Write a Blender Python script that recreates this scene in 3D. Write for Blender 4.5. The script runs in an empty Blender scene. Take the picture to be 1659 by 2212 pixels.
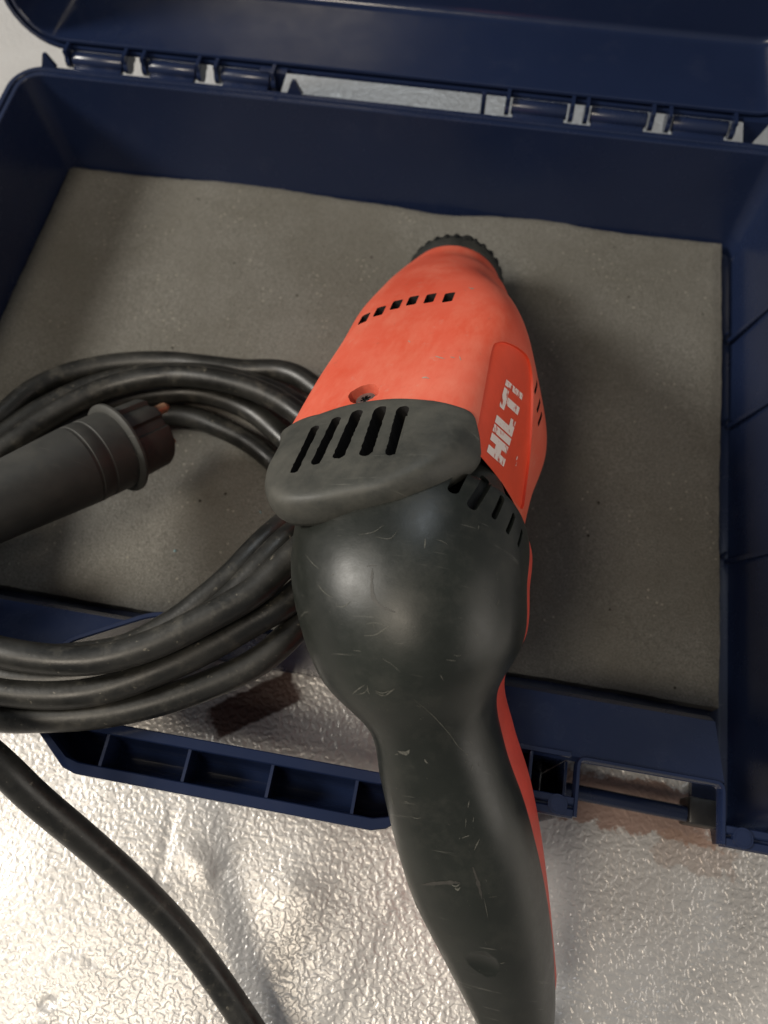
import bpy, bmesh, math, random
import numpy as np
from mathutils import Vector, Matrix
from mathutils.bvhtree import BVHTree
random.seed(4); PI = math.pi
scn = bpy.context.scene
C = scn.collection

# ------------------------------------------------------------------ camera
# the photograph's perspective, measured on the case: R = along the case, D = towards the hinges, N = down
FPX, CX, CY, CAMH = 1690.0, 829.5, 1106.0, 0.395
D = np.array([1585-CX, -2816-CY, FPX]); D /= np.linalg.norm(D)
H = np.array([CX+18720, CY+1880, -FPX]); H /= np.linalg.norm(H)
R = H-D*(H@D); R /= np.linalg.norm(R)
N = np.cross(D, R)
if N[2] < 0: N = -N
def at(px, py, z):
    """point of the photograph -> place in the room at height z (metres)"""
    p = np.array([px-CX, py-CY, FPX]); q = p*(CAMH-z)/(p@N)
    return Vector((q@R, q@D, z))
def ray(px, py):
    p = np.array([px-CX, py-CY, FPX]); return Vector((p@R, p@D, -(p@N))).normalized()
cam = bpy.data.cameras.new('camera'); co = bpy.data.objects.new('camera', cam); C.objects.link(co)
e = [Vector((R[i], D[i], -N[i])) for i in range(3)]
M = Matrix((e[0], -e[1], -e[2])).transposed().to_4x4(); M.translation = (0, 0, CAMH)
co.matrix_world = M
cam.sensor_fit = 'VERTICAL'; cam.sensor_height = 24; cam.lens = 24*FPX/2212
cam.clip_start = .01; cam.clip_end = 50
cam.dof.use_dof = True; cam.dof.focus_distance = .285; cam.dof.aperture_fstop = 6.5
scn.camera = co

# ------------------------------------------------------------------ light
w = bpy.data.worlds.new('World'); scn.world = w; w.use_nodes = True
w.node_tree.nodes['Background'].inputs[0].default_value = (.95, .97, 1, 1)
w.node_tree.nodes['Background'].inputs[1].default_value = .17
def area(name, loc, target, size, power, col):
    l = bpy.data.lights.new(name, 'AREA'); l.shape = 'DISK'; l.size = size; l.energy = power; l.color = col
    o = bpy.data.objects.new(name, l); C.objects.link(o); o.location = loc
    o.rotation_euler = (Vector(target)-Vector(loc)).to_track_quat('-Z', 'Y').to_euler()
area('ceiling_lamp', (-1.50, -.02, 1.20), (0, .12, 0), .50, 32, (1, .95, .87))
area('room_lamp', (-.52, -.62, 1.50), (0, .05, 0), .40, 10, (1, .88, .72))
area('side_fill', (1.50, -.10, .62), (0, .10, .08), 1.0, 6.5, (1, .92, .82))  # fill added to brighten the drill's right flank
area('back_accent', (-.25, 1.35, 1.65), (0, .2, 0), .6, 7, (.86, .94, 1))  # added from behind for bright streaks on rims, lid and handle
scn.view_settings.view_transform = 'Standard'; scn.view_settings.look = 'None'; scn.view_settings.exposure = 0
scn.render.engine = 'CYCLES'

# ------------------------------------------------------------------ materials
class NT:
    def __init__(s, name):
        s.m = bpy.data.materials.new(name); s.m.use_nodes = True; s.t = s.m.node_tree
        s.b = s.t.nodes['Principled BSDF']; s.tc = s.n('ShaderNodeTexCoord')
    def n(s, k, **kw):
        x = s.t.nodes.new(k)
        for a, v in kw.items(): setattr(x, a, v)
        return x
    def l(s, a, b): s.t.links.new(a, b)
    def mapc(s, scale=(1, 1, 1), rot=(0, 0, 0), loc=(0, 0, 0), src='Object'):
        mp = s.n('ShaderNodeMapping'); mp.inputs['Scale'].default_value = scale
        mp.inputs['Rotation'].default_value = rot; mp.inputs['Location'].default_value = loc
        s.l(s.tc.outputs[src], mp.inputs[0]); return mp.outputs[0]
    def noise(s, scale, detail=2, rough=.5, vec=None, dist=0):
        x = s.n('ShaderNodeTexNoise'); x.inputs['Scale'].default_value = scale; x.inputs['Detail'].default_value = detail
        x.inputs['Roughness'].default_value = rough; x.inputs['Distortion'].default_value = dist
        s.l(vec if vec else s.tc.outputs['Object'], x.inputs['Vector']); return x.outputs[0]
    def ramp(s, src, stops):
        x = s.n('ShaderNodeValToRGB'); r = x.color_ramp
        while len(r.elements) < len(stops): r.elements.new(.5)
        for el, (p, c) in zip(r.elements, stops):
            el.position = p; el.color = (c, c, c, 1) if not isinstance(c, tuple) else (*c, 1)
        s.l(src, x.inputs[0]); return x.outputs[0]
    def mix(s, f, a, b, mode='MIX'):
        x = s.n('ShaderNodeMix', data_type='RGBA', blend_type=mode)
        for i, v in ((0, f), (6, a), (7, b)):
            if hasattr(v, 'links'): s.l(v, x.inputs[i])
            elif i == 0: x.inputs[0].default_value = v
            else: x.inputs[i].default_value = (*v, 1) if isinstance(v, tuple) else (v, v, v, 1)
        return x.outputs[2]
    def math(s, op, a, b=0):
        x = s.n('ShaderNodeMath', operation=op)
        for i, v in enumerate((a, b)):
            if hasattr(v, 'links'): s.l(v, x.inputs[i])
            else: x.inputs[i].default_value = v
        return x.outputs[0]
    def bump(s, h, strength, dist, prev=None):
        x = s.n('ShaderNodeBump'); x.inputs['Strength'].default_value = strength; x.inputs['Distance'].default_value = dist
        s.l(h, x.inputs['Height'])
        if prev: s.l(prev, x.inputs['Normal'])
        return x.outputs[0]
    def set(s, **kw):
        for k, v in kw.items():
            k = {'color': 'Base Color', 'rough': 'Roughness', 'metal': 'Metallic', 'normal': 'Normal', 'spec': 'Specular IOR Level', 'sheen': 'Sheen Weight'}[k]
            i = s.b.inputs[k]
            if hasattr(v, 'links'): s.l(v, i)
            else: i.default_value = (*v, 1) if isinstance(v, tuple) else v
        return s.m

def mat_navy(name, rough=.20):
    t = NT(name)
    n1 = t.noise(9, 3); n2 = t.noise(60, 4, .6)
    c = t.mix(t.ramp(n1, [(.3, 0), (.7, 1)]), (.0090, .0155, .043), (.0120, .0200, .053))
    dust = t.ramp(t.noise(35, 6, .7), [(.55, 0), (.85, .06)])
    c = t.mix(dust, c, (.16, .17, .21))
    r = t.ramp(n2, [(.3, rough), (.75, rough+.12)])
    b = t.bump(t.noise(14, 2), .25, .0015)
    b = t.bump(t.noise(900, 2), .08, .0002, b)
    return t.set(color=c, rough=r, normal=b, spec=.5)
def mat_red(name):
    t = NT(name)
    big = t.noise(28, 5, .65)
    fine = t.noise(240, 4, .7)
    c = t.mix(t.ramp(big, [(.35, 0), (.68, 1)]), (.63, .088, .045), (.67, .132, .080))
    st = t.noise(60, 5, .75, t.mapc((1, .16, 1), (0, 0, .5)))
    c = t.mix(t.ramp(st, [(.46, 0), (.74, .32)]), c, (.76, .30, .20))
    c = t.mix(t.ramp(t.noise(75, 7, .8), [(.60, 0), (.74, .55)]), c, (.58, .34, .26))
    c = t.mix(t.ramp(fine, [(.62, 0), (.78, .35)]), c, (.30, .10, .06))
    r = t.ramp(big, [(.3, .42), (.7, .6)])
    b = t.bump(fine, .12, .0003); b = t.bump(t.noise(1500, 1), .1, .0001, b)
    return t.set(color=c, rough=r, normal=b, spec=.35)
def mat_black(name, dusty=0., rough=.42, base=(.0078, .0092, .0074)):
    t = NT(name)
    big = t.noise(22, 4, .6)
    c = t.mix(t.ramp(big, [(.3, 0), (.75, 1)]), base, tuple(x*1.9 for x in base))
    dn = t.noise(48, 8, .75)
    c = t.mix(t.ramp(dn, [(.5-.12*dusty, 0), (.82, .10+.35*dusty)]), c, (.15, .14, .115))
    # fine hairline scratches in three directions
    for k, (rz, rx) in enumerate(((.4, .2), (1.3, -.5), (2.5, .9))):
        s = t.noise(26, 3, .6, t.mapc((1, 26, 1), (rx, .3*k, rz), (k*3.1, 1.7*k, 0)))
        g = t.noise(34, 3, .6, t.mapc(loc=(k*5.3, 2.2, k)))
        m = t.math('MULTIPLY', t.ramp(s, [(.66, 0), (.70, 1), (.72, 0)]), t.ramp(g, [(.54, 0), (.62, .22)]))
        c = t.mix(m, c, (.30, .29, .25))
    r = t.ramp(dn, [(.3, rough), (.8, min(1, rough+.25))])
    b = t.bump(t.noise(160, 5, .7), .10+.25*dusty, .0004)
    b = t.bump(t.noise(1600, 2), .12, .0001, b)
    return t.set(color=c, rough=r, normal=b, spec=.45)
def mat_cable(name):
    t = NT(name)
    big = t.noise(30, 6, .7); st = t.noise(90, 5, .7)
    c = t.mix(t.ramp(big, [(.42, 0), (.72, 1)]), (.009, .009, .008), (.030, .029, .025))
    c = t.mix(t.ramp(st, [(.54, 0), (.80, .50)]), c, (.13, .12, .098))
    c = t.mix(t.ramp(t.noise(420, 3), [(.68, 0), (.76, .5)]), c, (.20, .18, .14))
    b = t.bump(st, .25, .0005); b = t.bump(t.noise(700, 2), .15, .0002, b)
    return t.set(color=c, rough=t.ramp(big, [(.3, .27), (.8, .58)]), normal=b, spec=.5)
def mat_foam(name):
    t = NT(name)
    f1 = t.noise(1100, 3, .6); f2 = t.noise(330, 4, .7); big = t.noise(14, 4, .6)
    c = t.mix(t.ramp(f1, [(.3, 0), (.7, 1)]), (.112, .108, .096), (.240, .233, .209))
    c = t.mix(t.ramp(f2, [(.3, .30), (.7, 0)]), c, (.075, .070, .058))
    c = t.mix(t.ramp(big, [(.38, .45), (.62, 0)]), c, (.10, .093, .075))
    v = t.n('ShaderNodeTexVoronoi'); v.inputs['Scale'].default_value = 230; t.l(t.tc.outputs['Object'], v.inputs['Vector'])
    spk = t.math('MULTIPLY', t.math('LESS_THAN', v.outputs['Distance'], .14), t.math('GREATER_THAN', t.noise(40, 3), .56))
    c = t.mix(t.math('MULTIPLY', spk, .6), c, (.36, .34, .28))
    v2 = t.n('ShaderNodeTexVoronoi'); v2.inputs['Scale'].default_value = 60; t.l(t.tc.outputs['Object'], v2.inputs['Vector'])
    c = t.mix(t.math('LESS_THAN', v2.outputs['Distance'], .05), c, (.03, .027, .02))
    b = t.bump(f1, .6, .0012); b = t.bump(f2, .35, .0015, b)
    return t.set(color=c, rough=.95, normal=b, spec=.15)
def mat_foil(name):
    t = NT(name)
    # worm-like embossing, about 2.5 mm from ridge to ridge
    vec = t.mapc((1, 1, .02))
    wv = t.noise(430, .6, .4, vec, .35)
    x = t.n('ShaderNodeMath', operation='SINE'); t.l(t.math('MULTIPLY', wv, 24.), x.inputs[0]); emb = t.ramp(wv, [(.40, 0), (.60, 1)])
    emb2 = t.ramp(t.noise(230, 1, .5, vec, .4), [(.3, 0), (.7, 1)])
    calm = t.ramp(t.noise(9, 2, .5, vec), [(.35, .45), (.6, 1)])
    hgt = t.math('MULTIPLY', t.math('ADD', emb, t.math('MULTIPLY', emb2, .7)), calm)
    b = t.bump(t.noise(16, 3, .5, vec), .18, .004)
    b = t.bump(t.noise(70, 2, .5, vec), .15, .0010, b)
    b = t.bump(hgt, .8, .00032, b)
    c = t.mix(t.ramp(t.noise(12, 4, .6, vec), [(.3, 0), (.7, 1)]), (.54, .52, .495), (.62, .60, .575))
    return t, c, b, wv
def foil_material():
    t, c, b, wv = mat_foil('embossed_foil')
    rag = t.noise(130, 5, .7)
    def painted_reflection(cx, cy, lx, ly, ang, edge, col, c, amount=.95):
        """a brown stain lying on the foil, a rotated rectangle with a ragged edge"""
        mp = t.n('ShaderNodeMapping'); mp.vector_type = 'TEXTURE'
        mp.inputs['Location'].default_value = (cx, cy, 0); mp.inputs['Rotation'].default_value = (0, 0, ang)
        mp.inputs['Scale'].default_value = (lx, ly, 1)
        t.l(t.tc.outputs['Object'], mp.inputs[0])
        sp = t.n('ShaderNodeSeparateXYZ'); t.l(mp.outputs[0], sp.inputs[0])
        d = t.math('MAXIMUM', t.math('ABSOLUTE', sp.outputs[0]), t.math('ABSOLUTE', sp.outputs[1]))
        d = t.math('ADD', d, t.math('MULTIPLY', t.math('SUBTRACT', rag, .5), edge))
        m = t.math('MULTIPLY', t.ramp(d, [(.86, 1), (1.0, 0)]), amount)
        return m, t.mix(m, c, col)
    m1, c = painted_reflection(-.083, .0545, .0245, .0090, .62, .55, (.055, .020, .012), c)  # brown reflection in the handle opening, painted as colour
    m2, c = painted_reflection(.1020, .0395, .0420, .0130, 0.0, 1.6, (.22, .085, .042), c, .7)  # brown reflections by the latch, likewise painted into the colour
    m3, c = painted_reflection(.1330, .0230, .0190, .0085, -.1, 2.2, (.36, .23, .16), c, .35)
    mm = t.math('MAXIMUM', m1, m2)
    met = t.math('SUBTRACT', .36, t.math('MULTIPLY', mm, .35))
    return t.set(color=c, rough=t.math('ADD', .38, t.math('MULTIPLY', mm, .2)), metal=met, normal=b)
def mat_plain(name, col, rough=.5, metal=0., scale=80, var=.25, bump=.1):
    t = NT(name)
    c = t.mix(t.ramp(t.noise(scale, 5, .7), [(.35, 0), (.7, 1)]), tuple(x*(1-var) for x in col), tuple(min(1, x*(1+var)) for x in col))
    return t.set(color=c, rough=rough, metal=metal, normal=t.bump(t.noise(scale*4, 3), bump, .0003))
def mat_logo(name, th):
    t = NT(name)
    n = t.noise(330, 6, .75, t.mapc((1, .45, 1), (0, 0, .5))); n2 = t.noise(120, 3, .6)
    m = t.ramp(t.math('ADD', t.math('MULTIPLY', n, .65), t.math('MULTIPLY', n2, .35)), [(th, 1), (th+.035, 0)])
    c = t.mix(m, (.58, .065, .028), (.86, .74, .68))
    return t.set(color=c, rough=.5, spec=.35)
MAT = dict(navy=mat_navy('navy_polypropylene'), navy_hi=mat_navy('navy_polypropylene_lid', .12), red=mat_red('worn_red_plastic'),
  redrec=mat_plain('clean_red_plastic', (.78, .075, .028), .42, 0, 40, .08, .05),
  redstrip=mat_plain('red_grip_plastic', (.52, .05, .03), .5, 0, 60, .15, .1),
  grip=mat_black('black_rubber', .10, .30), cap=mat_black('dusty_black_plastic', 1.0, .45, (.026, .027, .0235)),
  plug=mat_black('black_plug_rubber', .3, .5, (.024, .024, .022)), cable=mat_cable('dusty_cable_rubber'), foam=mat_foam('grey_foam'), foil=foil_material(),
  dark=mat_plain('dark_interior', (.006, .005, .005), .8), chuck=mat_black('chuck_steel', .3, .45, (.009, .010, .009)),
  brass=mat_plain('tarnished_brass', (.36, .20, .12), .5, .6), steel=mat_plain('screw_steel', (.45, .42, .38), .35, .9),
  rub=mat_plain('scuff', (.085, .084, .070), .75, 0, 400), rubd=mat_plain('scuff_dark', (.035, .033, .028), .6, 0, 400),
  blackp=mat_plain('black_latch_plastic', (.012, .012, .013), .4),
  logom=mat_logo('half_worn_white_print', .53), logo=mat_logo('worn_white_print', .535), logof=mat_logo('faded_white_print', .50))

# ------------------------------------------------------------------ mesh helpers
def finish(me, ang=35):
    me.polygons.foreach_set('use_smooth', [True]*len(me.polygons)); me.set_sharp_from_angle(angle=math.radians(ang))
def mesh(name, verts, faces, mat, parent=None, ang=35, smooth=True):
    me = bpy.data.meshes.new(name); me.from_pydata([tuple(v) for v in verts], [], faces); me.update()
    bm = bmesh.new(); bm.from_mesh(me); bmesh.ops.recalc_face_normals(bm, faces=bm.faces); bm.to_mesh(me); bm.free()
    o = bpy.data.objects.new(name, me); C.objects.link(o)
    if mat: me.materials.append(MAT[mat] if isinstance(mat, str) else mat)
    if smooth: finish(me, ang)
    if parent: o.parent = parent
    return o
class MB:
    def __init__(s): s.v = []; s.f = []
    def add(s, v, f):
        k = len(s.v); s.v += [tuple(x) for x in v]; s.f += [tuple(i+k for i in q) for q in f]; return s
    def box(s, x0, x1, y0, y1, z0, z1):
        v = [(x, y, z) for z in (z0, z1) for y in (y0, y1) for x in (x0, x1)]
        return s.add(v, [(0, 2, 3, 1), (4, 5, 7, 6), (0, 1, 5, 4), (2, 6, 7, 3), (0, 4, 6, 2), (1, 3, 7, 5)])
    def rings(s, rings, c0=True, c1=True, close=True):
        n = len(rings[0]); v = [p for r in rings for p in r]; f = []
        for i in range(len(rings)-1):
            for j in range(n if close else n-1):
                k = (j+1) % n; f.append((i*n+j, i*n+k, (i+1)*n+k, (i+1)*n+j))
        if c0: f.append(tuple(range(n))[::-1])
        if c1: f.append(tuple((len(rings)-1)*n+j for j in range(n)))
        return s.add(v, f)
    def prism(s, poly, z0, z1):
        return s.rings([[(x, y, z0) for x, y in poly], [(x, y, z1) for x, y in poly]])
    def cyl(s, a, b, r, n=20, r1=None):
        a = Vector(a); b = Vector(b); d = (b-a).normalized(); u = d.orthogonal().normalized(); v = d.cross(u); r1 = r if r1 is None else r1
        return s.rings([[p+(u*math.cos(t)+v*math.sin(t))*q for t in [2*PI*i/n for i in range(n)]] for p, q in ((a, r), (b, r1))])
    def build(s, name, mat, parent=None, ang=35, bevel=0, seg=2):
        o = mesh(name, s.v, s.f, mat, parent, ang)
        if bevel:
            m = o.modifiers.new('bevel', 'BEVEL'); m.width = bevel; m.segments = seg; m.limit_method = 'ANGLE'; m.angle_limit = .6
            bake(o); finish(o.data, ang)
        return o
def bake(o):
    dg = bpy.context.evaluated_depsgraph_get(); dg.update()
    me = bpy.data.meshes.new_from_object(o.evaluated_get(dg)); old = o.data; o.modifiers.clear(); o.data = me; me.name = o.name
    bpy.data.meshes.remove(old)
def cut(o, cutter, ang=35, op='DIFFERENCE'):
    """carve with a closed mesh; its material lines the cut"""
    def ext(me):
        c = np.empty(len(me.vertices)*3); me.vertices.foreach_get('co', c); c = c.reshape(-1, 3)
        return (np.ptp(c, axis=0) if len(c) else np.zeros(3)), len(c)
    e0, n0 = ext(o.data)
    for tries in range(5):      # an exact boolean can fail on touching faces: nudge the cutter and try again
        m = o.modifiers.new('cut', 'BOOLEAN'); m.operation = op; m.object = cutter; m.solver = 'EXACT'; m.use_self = tries in (1, 3)
        try: m.material_mode = 'TRANSFER'
        except Exception: pass
        dg = bpy.context.evaluated_depsgraph_get(); dg.update()
        me = bpy.data.meshes.new_from_object(o.evaluated_get(dg)); o.modifiers.clear(); e1, n1 = ext(me)
        if n1 > .5*n0 and (e1 > .75*e0).all():
            old = o.data; o.data = me; me.name = o.name; bpy.data.meshes.remove(old); break
        bpy.data.meshes.remove(me); cutter.data.transform(Matrix.Translation((.00007*(tries+1), -.00005, .00009)))
    else: print('CUT SKIPPED on', o.name)
    me = cutter.data; bpy.data.objects.remove(cutter); bpy.data.meshes.remove(me); finish(o.data, ang)
def empty(name, loc, label=None, cat=None):
    o = bpy.data.objects.new(name, None); C.objects.link(o); o.location = loc; o.empty_display_size = .03
    if label: o['label'] = label; o['category'] = cat
    return o
def under(root, *obs):
    """hang finished world-space meshes under the thing, keeping their place"""
    for o in obs:
        o.parent = root; o.matrix_parent_inverse = Matrix.Translation(-Vector(root.location))
def catm(arr, n):
    arr = np.asarray(arr, float); m = len(arr); out = []
    A = np.vstack([2*arr[0]-arr[1], arr, 2*arr[-1]-arr[-2]])
    for t in np.linspace(0, m-1, n):
        i = min(int(t), m-2); u = t-i; p0, p1, p2, p3 = A[i:i+4]
        out.append(.5*((2*p1)+(-p0+p2)*u+(2*p0-5*p1+4*p2-p3)*u*u+(-p0+3*p1-3*p2+p3)*u**3))
    return np.array(out)
def loft(st, S, U, n, m):
    a = catm(st, n); S = catm(S, n); U = catm(U, n)
    S /= np.linalg.norm(S, axis=1)[:, None]; U /= np.linalg.norm(U, axis=1)[:, None]
    th = np.linspace(0, 2*PI, m, endpoint=False); e = 2/a[:, 5:6]
    c = np.sign(np.cos(th))*np.abs(np.cos(th))**e; q = np.sign(np.sin(th))*np.abs(np.sin(th))**e
    P = a[:, None, :3]+S[:, None]*(a[:, 3:4]*c)[..., None]+U[:, None]*(a[:, 4:5]*q)[..., None]
    return P
def capped(P, k0=5, k1=5, depth0=.01, depth1=.01):
    """close a loft with rounded ends"""
    P = [np.array(p) for p in P]
    def end(p, q, k, dep):
        c = p.mean(0); d = c-q.mean(0); d /= np.linalg.norm(d); out = []
        for i in range(1, k+1):
            t = PI/2*i/(k+.35); out.append(c+(p-c)*math.cos(t)+d*dep*math.sin(t))
        return out
    return end(P[0], P[1], k0, depth0)[::-1]+P+end(P[-1], P[-2], k1, depth1)
def bvh(*obs):
    out = []
    for o in obs:
        bm = bmesh.new(); bm.from_mesh(o.data); bm.transform(o.matrix_world if o.parent is None else Matrix.Identity(4)); out.append(BVHTree.FromBMesh(bm)); bm.free()
    return out
CAMP = Vector((0, 0, CAMH))
def hit(trees, px, py):
    d = ray(px, py); best = None
    for t in trees:
        l, n, i, ds = t.ray_cast(CAMP, d)
        if l is not None and (best is None or ds < best[2]): best = (l, n if n.dot(d) < 0 else -n, ds)
    return best
def rrect(x0, x1, y0, y1, r, n=8):
    r = r if isinstance(r, (list, tuple)) else [r]*4; out = []
    for (cx, cy, a0, q) in ((x1-r[0], y1-r[0], 0, r[0]), (x0+r[1], y1-r[1], 90, r[1]), (x0+r[2], y0+r[2], 180, r[2]), (x1-r[3], y0+r[3], 270, r[3])):
        for i in range(n+1):
            t = math.radians(a0+90*i/n); out.append((cx+q*math.cos(t), cy+q*math.sin(t)))
    return out

# ================================================================== the embossed foil the case stands on
def foil_sheet():
    def axis(lo, hi, fine0, fine1, step, big):
        v = list(np.arange(fine0, fine1+1e-6, step)); a = fine0; s = step
        while a > lo: s *= big; a -= s; v.insert(0, a)
        a = fine1; s = step
        while a < hi: s *= big; a += s; v.append(a)
        return np.array(v)
    X = axis(-1.5, 1.5, -.34, .22, .0022, 1.25); Y = axis(-1.2, 1.9, -.14, .16, .0022, 1.25)
    gx, gy = np.meshgrid(X, Y)
    z = np.zeros_like(gx)
    for k, (fx, fy, a, p) in enumerate(((31, 17, .0007, .3), (-23, 41, .0006, 1.2), (58, -39, .00035, 2.1), (91, 70, .00018, .7), (-120, 64, .00014, 3.))):
        z += a*np.sin(fx*gx+fy*gy+p)
    def seg(a, b, wd, hgt, side=False):
        a = np.array(a[:2]); b = np.array(b[:2]); d = b-a; L = np.linalg.norm(d); d = d/L
        t = (gx-a[0])*d[0]+(gy-a[1])*d[1]; q = (gx-a[0])*d[1]-(gy-a[1])*d[0]
        if side: return hgt/(1+np.exp(-q/wd))
        fade = np.clip(np.minimum(t+.004, L+.004-t)/.01, 0, 1)
        return hgt*np.exp(-(q/wd)**2)*fade
    P = lambda x, y: at(x, y, 0)
    z += seg(P(890, 1900), P(690, 2240), .0012, .0009, True)                      # edge of an overlapping sheet
    z += seg(P(372, 1750), P(352, 1860), .0016, -.0012)+seg(P(352, 1860), P(325, 1975), .0014, -.0011)
    z += seg(P(470, 1880), P(620, 2110), .010, -.0010)+seg(P(395, 1830), P(470, 1900), .005, .0016)
    z += seg(P(110, 2070), P(195, 2040), .0015, -.0010)+seg(P(600, 1900), P(700, 1960), .008, .0012)
    for (x, y, s, hh) in ((100, 2170, .0022, -.0026), (100, 2196, .0022, .0018), (195, 2075, .0016, -.0016), (330, 1930, .004, .002), (470, 1890, .003, -.002)):
        p = P(x, y); z += hh*np.exp(-((gx-p.x)**2+(gy-p.y)**2)/(s*s))
    z -= .0025
    nx, ny = len(X), len(Y)
    v = np.stack([gx.ravel(), gy.ravel(), z.ravel()], 1)
    i = np.arange(ny-1)[:, None]*nx+np.arange(nx-1)[None]
    f = np.stack([i, i+1, i+1+nx, i+nx], -1).reshape(-1, 4)
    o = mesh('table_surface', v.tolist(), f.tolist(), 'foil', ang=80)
    o['kind'] = 'structure'
foil_sheet()

# ================================================================== tool case
X0, X1, YB, YF, ZR = -.2885, .1500, .3785, .0305, .078      # inner rim of the tray
XC = -.0705
case = empty('tool_case', (XC, .2, 0), 'open navy blue plastic tool case with its lid hinged up, standing on silver embossed foil', 'tool case')
def ring(dx, z, r):   # rounded rectangle grown by dx
    return [(x, y, z) for x, y in rrect(X0-dx, X1+dx, YF-dx, YB+dx, r+dx)]
def make_tray():
    b = MB(); r = .012
    b.rings([ring(-.004, .001, r), ring(.0025, .004, r), ring(.0035, .070, r), ring(.0075, .0705, r), ring(.0078, .0772, r), ring(.0072, .078, r),
             ring(.0048, .078, r), ring(.0042, .0772, r), ring(.0040, .0762, r), ring(.0034, .0762, r), ring(.0031, .0774, r), ring(.0025, .078, r),
             ring(.0004, .078, r), ring(0, .0774, r), ring(-.0030, .010, r-.001), ring(-.0042, .0062, r-.002), ring(-.0070, .005, r-.003)])
    t = b.build('tray', 'navy', None, 30)
    # opening behind the carrying handle, and the latch notches
    hexo = [(-.116, .0722), (-.025, .0722), (.0105, .0530), (.0105, .0), (-.1515, .0), (-.1515, .0530)]
    cut(t, MB().prism(hexo, -.02, .12).build('c', 'navy'), 30)
    for m in (1, -1):
        xa, xb = sorted([XC+m*(.0620-XC), XC+m*(.1185-XC)])
        cut(t, MB().box(xa, xb, 0, .0455, -.02, .12).build('c', 'navy'), 30)
    return t
tray = make_tray()
parts = [tray]
# raised wall round the handle opening
def strip_wall(pts, th, z0, z1, name, top=.0006):
    """thin wall along a plan line, th towards the left of travel"""
    n = len(pts); L = []; Rr = []
    for i in range(n):
        d = Vector((0, 0))
        if i > 0: d += (Vector(pts[i])-Vector(pts[i-1])).normalized()
        if i < n-1: d += (Vector(pts[i+1])-Vector(pts[i])).normalized()
        d.normalize(); nn = Vector((-d.y, d.x)); q = 1.0
        if 0 < i < n-1: q = 1/max(.5, d.dot((Vector(pts[i])-Vector(pts[i-1])).normalized()))
        L.append(Vector(pts[i])+nn*th*q); Rr.append(Vector(pts[i]))
    rings = [[(*Rr[i], z0), (*Rr[i], z1-top), (*(Rr[i].lerp(L[i], .2)), z1), (*(Rr[i].lerp(L[i], .8)), z1), (*L[i], z1-top), (*L[i], z0)] for i in range(n)]
    return MB().rings(rings).build(name, 'navy', None, 30)
def rounded(pts, r, n=5):
    out = [pts[0]]
    for i in range(1, len(pts)-1):
        p = Vector(pts[i]); a = (Vector(pts[i-1])-p).normalized(); b = (Vector(pts[i+1])-p).normalized()
        s = p+a*r; e_ = p+b*r
        for k in range(n+1):
            t = k/n; out.append(tuple(s*(1-t)**2+p*2*t*(1-t)+e_*t*t))
    return out+[pts[-1]]
hexl = rounded([(-.1515, .031), (-.1515, .0530), (-.116, .0722), (-.025, .0722), (.0105, .0530), (.0105, .031)], .007)
parts.append(strip_wall(hexl, .0024, .004, .0782, 'opening_wall'))
# sloping inner front panel, from the floor in front of the foam up to the latch zone
def front_panel():
    xa, xb = XC-(.1185-XC), .1185
    prof = [(.083, .0055), (.0815, .012), (.0770, .030), (.0735, .060), (.0705, .066), (.0475, .0755), (.0455, .0765)]
    b = MB(); lo = [(y, max(z-.0025, .0045)) for y, z in prof]; sec = prof+[(y-.0016, z-.0022) for y, z in prof[::-1][:-1]]
    b.rings([[(xa, y, z) for y, z in sec], [(xb, y, z) for y, z in sec]])
    o = b.build('front_panel', 'navy', None, 30)
    big = [(-.120, .0745), (-.021, .0745), (.0128, .0545), (.0128, .0), (-.1538, .0), (-.1538, .0545)]
    cut(o, MB().prism(big, -.02, .12).build('c', 'navy'), 30)
    return o
parts.append(front_panel())
cut(tray, MB().box(.0600, .1300, 0, .0700, -.02, .0060).build('c', 'navy'), 30)
# side wall of the latch pocket and its rim, right and left
for m in (1, -1):
    f = lambda x: XC+m*(x-XC)
    pts = rounded([(f(.1185), .0235), (f(.1185), .0460), (f(.0620), .0460), (f(.0620), .0235)], .004)
    if m < 0: pts = pts[::-1]
    pts = pts[::-1]
    o = strip_wall(pts, -.0017, .0725, .0784, 'latch_pocket_rim'); parts.append(o)
    b = MB(); b.cyl((f(.0560), .0268, .070), (f(.0560), .0268, .0788), .0037, 28); b.cyl((f(.0560), .0268, .0787), (f(.0560), .0268, .0791), .0028, 28)
    parts.append(b.build('latch_boss', 'navy', None, 30))
    b = MB(); b.cyl((f(.1245), .0268, .070), (f(.1245), .0268, .0788), .0037, 28); b.cyl((f(.1245), .0268, .0787), (f(.1245), .0268, .0791), .0028, 28)
    parts.append(b.build('latch_boss', 'navy', None, 30))
# pocket beside the handle opening
b = MB(); b.box(.0128, .0600, .0448, .0468, .01, .0775); parts.append(b.build('pocket_wall', 'navy', None, 30, .0005))
b = MB(); b.box(.0600, .0614, .0238, .0450, .006, .0640); parts.append(b.build('pocket_wall', 'navy', None, 30, .0004))
cut(tray, MB().box(.1170, .1400, .0, .0450, -.02, .0680).build('c', 'navy'), 30)
b = MB(); b.box(.0440, .0455, .0300, .0450, .01, .0770); parts.append(b.build('pocket_wall', 'navy', None, 30, .0004))
# latch hanging open in front
lt = MB(); lt.cyl((.0600, .0385, .020), (.1300, .0375, .020), .0034, 20)
latch = lt.build('latch', 'navy', None, 30)
lb = MB(); lb.box(.1225, .1360, .0335, .0450, .010, .0250); lbo = lb.build('latch_block', 'blackp', None, 30, .0012)
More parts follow.
